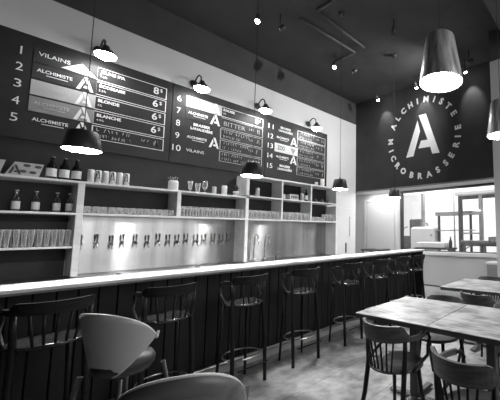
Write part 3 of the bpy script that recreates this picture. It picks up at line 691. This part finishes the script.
# shell chairs in the left foreground
def shell(name, mt, hgt, amax, R, waist, zb, wing, lip=True):
    """wrap-round shell: angle -amax..amax from the back, height profile high in the back"""
    N, K = 41, 12; th = .014
    def P(i, k, s):
        a = -amax + 2 * amax * i / (N - 1); g = abs(a) / amax
        top = hgt - wing * (g ** 2.2); v = k / (K - 1)
        bot = zb + (hgt - zb) * .62 * max(0, (g - .30) / .70) ** 1.3
        z = bot + (top - bot) * v
        u = (z - zb) / (hgt - zb)
        r = R * (waist + (1 - waist) * (u ** .75)) + s * th
        return (r * sin(a) * 1.08, -r * cos(a) * .92, z)
    b = MB(); vs = [P(i, k, 1) for i in range(N) for k in range(K)]; fs = [(i * K + k, i * K + K + k, i * K + K + k + 1, i * K + k + 1) for i in range(N - 1) for k in range(K - 1)]
    b.add(vs, fs, True); n = len(vs)
    vs2 = [P(i, k, 0) for i in range(N) for k in range(K)]; b.add(vs2, [tuple(reversed(q)) for q in fs], True)
    ed = []
    for i in range(N - 1):
        ed.append((i * K + K - 1, (i + 1) * K + K - 1, n + (i + 1) * K + K - 1, n + i * K + K - 1)); ed.append(((i + 1) * K, i * K, n + i * K, n + (i + 1) * K))
    for k in range(K - 1):
        ed.append((k, k + 1, n + k + 1, n + k)); ed.append(((N - 1) * K + k + 1, (N - 1) * K + k, n + (N - 1) * K + k, n + (N - 1) * K + k + 1))
    b.f += ed; b.sm += [False] * len(ed)
    lipb = MB(); lipb.tube([Vector((P(i, K - 1, .5)[0], P(i, K - 1, .5)[1], P(i, K - 1, .5)[2] + .002)) for i in range(N)], .006, 6)
    return b, lipb
def shell_chair(label, loc, rz, mt, liplab, hgt=.92, R=.31, seat_z=.56, wing=.17):
    t = thing('shell_chair', label, 'chair', loc, rz, None)
    b, l = shell('s', mt, hgt, radians(98), R, .62, seat_z - .05, wing)
    b.build('backrest', M[mt], t); l.build('piping', M['leather_lip'], t)
    MB().lathe([(0, seat_z - .06), (R * .62, seat_z - .06), (R * .72, seat_z - .03), (R * .74, seat_z), (R * .66, seat_z + .03), (0, seat_z + .04)], n=28).build('seat_cushion', M['black_pad'], t)
    for sx in (-1, 1):
        for sy in (-1, 1):
            MB().tube([(sx * .13, sy * .13, seat_z - .05), (sx * .22, sy * .22, 0)], [.014, .010], 8).build('leg', M['black_metal'], t)
    return t
shell_chair('grey wrap round shell chair with pale piping standing before the bar stools', (-2.42, .64, 0), radians(26), 'leather', None, .985, .20, .68, .18)
shell_chair('dark veneer shell chair whose round back fills the bottom edge of the photo', (-1.355, .55, 0), radians(60), 'shell_wood', None, .955, .212, .58, .33)

# ------------------------------------------------------------------ tables
def make_table(w_, d_):
    t = thing('pedestal_table', '', 'table')
    MB().box(-w_ / 2, w_ / 2, -d_ / 2, d_ / 2, .745, .752, .002).build('tabletop', M['table'], t)
    MB().box(-w_ / 2 + .002, w_ / 2 - .002, -d_ / 2 + .002, d_ / 2 - .002, .712, .7455).build('tabletop_edge', M['table_edge'], t)
    MB().box(-.035, .035, -.035, .035, .03, .71, .006).build('column', M['black_metal'], t)
    MB().box(-.18, .18, -.18, .18, .695, .712, .003).build('mounting_plate', M['black_metal'], t)
    b = MB(); b.box(-.26, .26, -.035, .035, .008, .035, .012); b.box(-.035, .035, -.26, .26, .008, .035, .012); b.build('base', M['black_metal'], t)
    return t
tb = make_table(.674, .79); reg(tb)
for i, (x, y, l) in enumerate(((-1.48, 2.385, 'square wooden topped table in front, the left one of the joined pair'), (-.80, 2.385, 'square wooden topped table at the right edge, joined to the left front one'),
                               (-1.455, 3.89, 'pale topped table in the back row, nearest the bar end'), (-.775, 3.89, 'pale topped table in the back row at the right edge by the column'))):
    o = tb if i == 0 else copy_tree(tb)
    o.location = (x, y, 0); o['label'] = l; o['group'] = 'wooden pedestal tables'

# ------------------------------------------------------------------ lamps
def spot(loc, target, power, ang, blend=.6, r=.03):
    l = bpy.data.lights.new('spot_light', 'SPOT'); l.energy = power; l.spot_size = radians(ang); l.spot_blend = blend; l.shadow_soft_size = r
    o = bpy.data.objects.new('spot_light', l); COL.objects.link(o); o.location = loc
    o.rotation_euler = (Vector(target) - Vector(loc)).to_track_quat('-Z', 'Y').to_euler(); return o
def pendant(label, loc, rb, rtp, h, mt, power, group, cordz=CZ):
    t = thing('pendant_lamp', label, 'pendant lamp', loc, 0, group)
    b = MB(); b.lathe([(rb - .004, .004), (rb, 0), (rb + .001, .004), (rtp + .006, h - .012), (rtp - .006, h), (.012, h + .006), (.012, h + .03), (0, h + .03)], n=40); b.build('lamp_shade', M[mt], t)
    b = MB(); b.lathe([(rb - .005, .004), (rtp - .004, h - .016), (0, h - .014)], n=40); b.build('lamp_shade_lining', M['lamp_inside'], t)
    b = MB(); b.lathe([(0, .0), (rb - .012, .0), (rb - .007, .006), (rb - .012, .012), (0, .012)], n=40); b.build('diffuser', M['bulb_cone' if mt == 'alu' else 'bulb'], t)
    MB().tube([(0, 0, h + .02), (0, 0, cordz - loc[2])], .003, 6).build('cord', M['cord'], t)
    MB().lathe([(0, cordz - loc[2] - .03), (.05, cordz - loc[2] - .03), (.055, cordz - loc[2]), (0, cordz - loc[2])], n=20).build('ceiling_canopy', M['black_metal'], t)
    s = spot((loc[0], loc[1], loc[2] - .01), (loc[0], loc[1], 0), power, 130, .8, rb * .7); s.parent = t; s.location = (0, 0, -.01); s.rotation_euler = (0, 0, 0); s.name = 'bulb_light'
    return t
PW = 5
for y, l in ((.524, 'black pendant lamp hanging in front of the first menu board'), (1.888, 'black pendant lamp hanging before the tall shelf divider'), (3.26, 'black pendant lamp hanging before the white wall end'), (4.664, 'small far black pendant lamp hanging below the round sign')):
    pendant(l, (-3.3, y, 2.06), .115, .084, .15, 'black_metal', PW, 'black pendants above the bar')
pendant('large brushed metal cone pendant lamp glowing in front of the round sign', (-.87, 1.765, 2.39), .142, .088, .325, 'alu', 8, 'metal cone pendants above the tables')
pendant('brushed metal cone pendant lamp cut by the right edge in front of the column', (-.872, 3.11, 2.385), .142, .088, .36, 'alu', 8, 'metal cone pendants above the tables')
# gooseneck lamps above the boards
for y, l in ((.945, 'black gooseneck wall lamp above the first menu board'), (2.075, 'black gooseneck wall lamp above the left part of the middle menu board'), (3.165, 'black gooseneck wall lamp above the right part of the middle menu board'), (4.375, 'black gooseneck wall lamp above the last menu board near the wall end')):
    t = thing('gooseneck_lamp', l, 'wall lamp', (XW, y, 3.84), 0, 'gooseneck lamps above the menu boards')
    MB().lathe([(0, 0), (.055, 0), (.06, .012), (.05, .03), (0, .034)], n=20, R=Matrix.Rotation(pi / 2, 3, 'Y')).build('wall_plate', M['black_metal'], t)
    MB().tube([(.03, 0, 0), (.07, 0, .05), (.13, 0, .09), (.19, 0, .09), (.25, 0, .05), (.27, 0, -.02)], .011, 8).build('arm', M['black_metal'], t)
    RT = Matrix.Rotation(radians(-3), 3, 'Y'); K_ = 1.15; HD = (.275, .01, -.025)
    b = MB(); b.lathe([(x * K_, z * K_) for x, z in [(0, 0), (.028, -.002), (.034, -.03), (.055, -.05), (.085, -.085), (.10, -.115), (.096, -.113), (.08, -.085), (.04, -.06), (0, -.05)]], HD, 28, RT); b.build('lamp_shade', M['black_metal'], t)
    b = MB(); b.lathe([(x * K_, z * K_) for x, z in [(0, -.10), (.09, -.105), (.088, -.125), (.06, -.145), (0, -.152)]], HD, 24, RT); b.build('diffuser', M['bulb_wall'], t)
    s = spot((0, 0, 0), (0, 0, -1), 7, 150, .5, .05); s.parent = t; s.location = (.27, 0, -.215); s.rotation_euler = (Vector((-.16, 0, -.3))).to_track_quat('-Z', 'Y').to_euler(); s.name = 'bulb_light'
# ceiling spots
def track_spot(label, loc, target, power, ang=60, lit=True, aim=None):
    t = thing('ceiling_spot', label, 'spotlight', loc, 0, None)
    d_ = (Vector(aim or target) - Vector(loc)).normalized(); R = Vector((0, 0, -1)).rotation_difference(d_).to_matrix()
    b = MB(); b.lathe([(0, .09), (.03, .09), (.036, .08), (.036, -.02), (.032, -.022), (.03, -.01), (0, -.008)], n=18, R=R); b.build('lamp_head', M['black_metal'], t)
    b = MB(); b.lathe([(0, -.02), (.03, -.022), (.034, -.036), (.026, -.052), (0, -.06)] if lit else [(0, -.012), (.029, -.012), (.02, -.022), (0, -.026)], n=16, R=R); b.build('lens', M['bulb_small'] if lit else M['chrome'], t)
    MB().tube([(0, 0, .05), (0, 0, CZ - loc[2])], .008, 6).build('stem', M['black_metal'], t)
    if power:
        s = spot((0, 0, 0), (0, 0, -1), power, ang, 1. if ang > 110 else .7, .03); s.parent = t; s.location = d_ * .075; s.rotation_euler = d_.to_track_quat('-Z', 'Y').to_euler(); s.name = 'bulb_light'
    return t
track_spot('lit ceiling spot nearest the camera above the middle menu board', (-4.18, 2.39, 4.6), (-3.2, 1.6, 1.0), 130, 105, aim=(-3.3, 1.4, 1))
track_spot('lit ceiling spot above the last menu board', (-4.20, 3.96, 4.6), (-3.2, 3.2, 1.0), 140, 100, aim=(-3.0, 3.4, 1))
for i, (x, l) in enumerate(((-4.46, 'lit ceiling spot washing the left part of the black upper wall'), (-3.38, 'lit ceiling spot washing the wall above the round sign'), (-2.24, 'lit ceiling spot washing the upper wall right of the round sign'))):
    track_spot(l, (x, 5.62, 4.62), (x, 5.95, 4.0), 16, 62, aim=(x + .02, 5.98, 4.12))
track_spot('small unlit ceiling spot right of the nearest lit spot', (-4.09, 2.71, 4.6), (-4.4, 2.2, 4), 0, lit=False)
track_spot('small unlit ceiling spot near the far lit spots', (-4.06, 4.34, 4.6), (-4.4, 3.8, 4), 0, lit=False)
track_spot('small unlit ceiling spot left of the large metal pendant', (-2.71, 3.84, 4.6), (-5.45, 5.2, 3.0), 0, lit=False, aim=(-3.4, 4.6, 3.2))
track_spot('added ceiling spot right of the large metal pendant, brightening the white wall end', (-2.05, 5.35, 4.6), (-5.45, 5.2, 3.0), 300, 111, lit=False, aim=(-5.45, 4.3, 3.0))  # added lamp to brighten the bar wall's white end; its lens stays dull
b = MB(); s_ = 1.18
z_ = CZ - .03
for a, c in (((-2.57, 2.43), (-2.91, 2.43)), ((-2.91, 2.43), (-2.93, 3.37)), ((-3.19, 2.40), (-3.13, 3.385)), ((-3.13, 3.385), (-3.57, 3.385))):
    b.tube([(a[0] * 1.22, a[1] * 1.22, z_), (c[0] * 1.22, c[1] * 1.22, z_)], .022, 6)
tag(b.build('ceiling_conduit', mat('conduit_grey', .06, .6, nv=.005)), 'dark conduit pipes bent across the black ceiling', 'conduit')
# ------------------------------------------------------------------ far end furniture and production room
t = thing('low_cabinet', 'low grey cabinet with a pale top below the window beside the column', 'cabinet', (-1.70, 6.45, 0))
MB().box(-.45, .5, -.18, .2, 0, .76).build('cabinet_body', M['trim_grey'], t); MB().box(-.47, .52, -.2, .2, .76, .80, .004).build('cabinet_top', M['trim'], t)
t = thing('side_table', 'black topped side table standing below the white door', 'table', (-5.1, 6.35, 0))
MB().box(-.35, .3, -.2, .22, .95, .99, .004).build('tabletop', M['kit_dark'], t)
for sx in (-.3, .25):
    for sy in (-.16, .18): MB().tube([(sx, sy, 0), (sx, sy, .95)], .015, 6).build('leg', M['kit_dark'], t)
# (all heights and positions measured through the window)
t = thing('storage_rack', 'tall dark steel frame with a pale canopy behind the window', 'rack', (-3.13, 8.2, 0))
for x in (-.30, .28):
    for y in (-.2,): MB().box(x - .05, x + .05, y - .05, y + .05, 0, 2.40, .004).build('post', M['kit_grey'] if x > 0 else M['kit_dark'], t)
MB().box(-.42, 1.5, -.3, .6, 2.42, 2.52, .01).build('canopy', M['kit_white'], t)
MB().box(-.25, 1.5, -.24, -.2, 2.30, 2.40).build('beam', M['kit_dark'], t)
MB().box(-.25, .23, -.22, -.18, 1.36, 1.40).build('crossbar', M['kit_grey'], t)
MB().box(-.25, .23, -.22, -.18, 1.90, 1.93).build('crossbar', M['kit_grey'], t)
MB().tube([(-.25, -.2, .92), (.2, -.2, 1.18)], .014, 6).build('brace', M['kit_dark'], t)
t = thing('conveyor', 'dark conveyor with rollers running behind the right half of the window', 'conveyor', (-2.6, 7.7, 0))
MB().box(-.70, .9, -.14, .14, 1.06, 1.16, .01).build('conveyor_bed', M['kit_dark'], t)
b = MB()
for i in range(15): b.tube([(-.65 + i * .1, -.13, 1.18), (-.65 + i * .1, .13, 1.18)], .02, 8)
b.build('rollers', M['kit_grey'], t)
for x in (-.65, -.1, .35, .8): MB().box(x - .025, x + .025, -.12, .12, 0, 1.06).build('leg', M['kit_dark'], t)
MB().box(.05, .35, -.1, .1, 1.18, 1.3, .01).build('guide_box', M['kit_grey'], t)
t = thing('work_shelf', 'pale two legged work shelf behind the middle of the window', 'rack', (-3.75, 8.4, 0))
for x in (-.55, .45): MB().box(x - .03, x + .03, -.03, .03, 0, 2.0 if x < 0 else 1.9).build('post', M['kit_dark'], t)
MB().box(-.55, .6, -.25, .25, 1.90, 2.0, .005).build('shelf_board', M['kit_grey'], t); MB().box(-.55, .5, -.25, .25, 1.45, 1.48, .005).build('shelf_board', M['kit_grey'], t)
t = thing('process_tank', 'pale rounded tank with fittings at the left of the window', 'tank', (-4.74, 8.25, 0))
MB().box(-.42, .40, -.15, .35, .5, 1.58, .06).build('tank_body', M['kit_white'], t)
for x in (-.34, .32): MB().tube([(x, 0, 0), (x, 0, .5)], .03, 8).build('leg', M['kit_grey'], t)
b = MB(); b.tube([(-.05, 0, 1.58), (-.05, 0, 1.68), (.12, 0, 1.68), (.12, 0, 1.6)], .03, 8); b.lathe([(0, 1.3), (.03, 1.3), (.03, 1.36), (0, 1.36)], (.33, -.16, 0), 10); b.build('fitting', M['kit_grey'], t)
t = thing('machine_stack', 'dark grey stacked machine parts at the left end of the window', 'machine', (-5.42, 8.9, 0))
MB().box(-.45, .2, -.2, .2, 0, 1.30, .02).build('machine_base', M['kit_dark'], t); MB().box(-.15, .25, -.2, .2, 1.30, 1.85, .03).build('machine_head', M['kit_dark'], t)
b = MB(); b.tube([(-.4, -.22, 1.3), (-.35, -.22, 1.55), (-.2, -.22, 1.6)], .025, 8); b.build('pipe', M['kit_grey'], t)
t = tag(MB().tube([(-5.05, 8.75, 0), (-5.05, 8.75, 4.2)], .06, 12).build('drain_pipe', M['kit_grey']), 'vertical grey pipe rising behind the pale tank', 'pipe')
t = tag(MB().tube([(-4.75, 10.5, 0), (-4.75, 10.5, 4.2)], .03, 10).build('water_pipe', M['kit_grey']), 'thin pale vertical pipe on the far bright wall', 'pipe')
t = thing('packing_table', 'long white box on a dark table frame behind the window', 'table', (-4.1, 7.72, 0))
MB().box(-.45, .40, -.25, .25, .991, 1.14, .02).build('white_tub', M['kit_white'], t)
MB().box(-.5, .55, -.28, .28, .95, .99, .004).build('tabletop', M['kit_dark'], t)
for x in (-.45, .5): MB().box(x - .02, x + .02, -.2, .2, 0, .95).build('leg', M['kit_dark'], t)
for i, (x, z, l) in enumerate(((-3.55, .99, 'dark bottle standing by the left post of the steel frame'), )):
    o = bottle_mb(.30, .045).build('dark_bottle', M['kit_dark']); o.location = (x - .06, 7.70, z + .001); tag(o, l, 'bottle')

# ------------------------------------------------------------------ light
def area(name, loc, target, sx, sy, power):
    l = bpy.data.lights.new(name, 'AREA'); l.shape = 'RECTANGLE'; l.size = sx; l.size_y = sy; l.energy = power
    o = bpy.data.objects.new(name, l); COL.objects.link(o); o.location = loc
    o.rotation_euler = (Vector(target) - Vector(loc)).to_track_quat('-Z', 'Y').to_euler(); return o
area('production_room_light', (-4.5, 9.2, 4.1), (-4.5, 9.2, 0), 5, 3.5, 230)
area('production_room_light', (-.5, 9.2, 4.1), (-.5, 9.2, 0), 4, 3.5, 130)
area('added_side_fill', (2.38, 3.4, 2.1), (-4.5, 4.6, 1.9), 5, 3.0, 60)  # added fill from the unseen right side, brightens the far end
area('added_recess_fill', (-4.3, 6.38, 2.49), (-4.3, 6.42, 0), 2.6, .5, 26)  # added fill for door and back wall, has no fixture
wd = bpy.data.worlds.new('world'); scn.world = wd; wd.use_nodes = True
bg = wd.node_tree.nodes['Background']; bg.inputs['Color'].default_value = (1, 1, 1, 1); bg.inputs['Strength'].default_value = .5

scn.view_settings.view_transform = 'Standard'; scn.view_settings.look = 'None'; scn.view_settings.gamma = 1; scn.view_settings.use_curve_mapping = False
scn.view_settings.exposure = .52
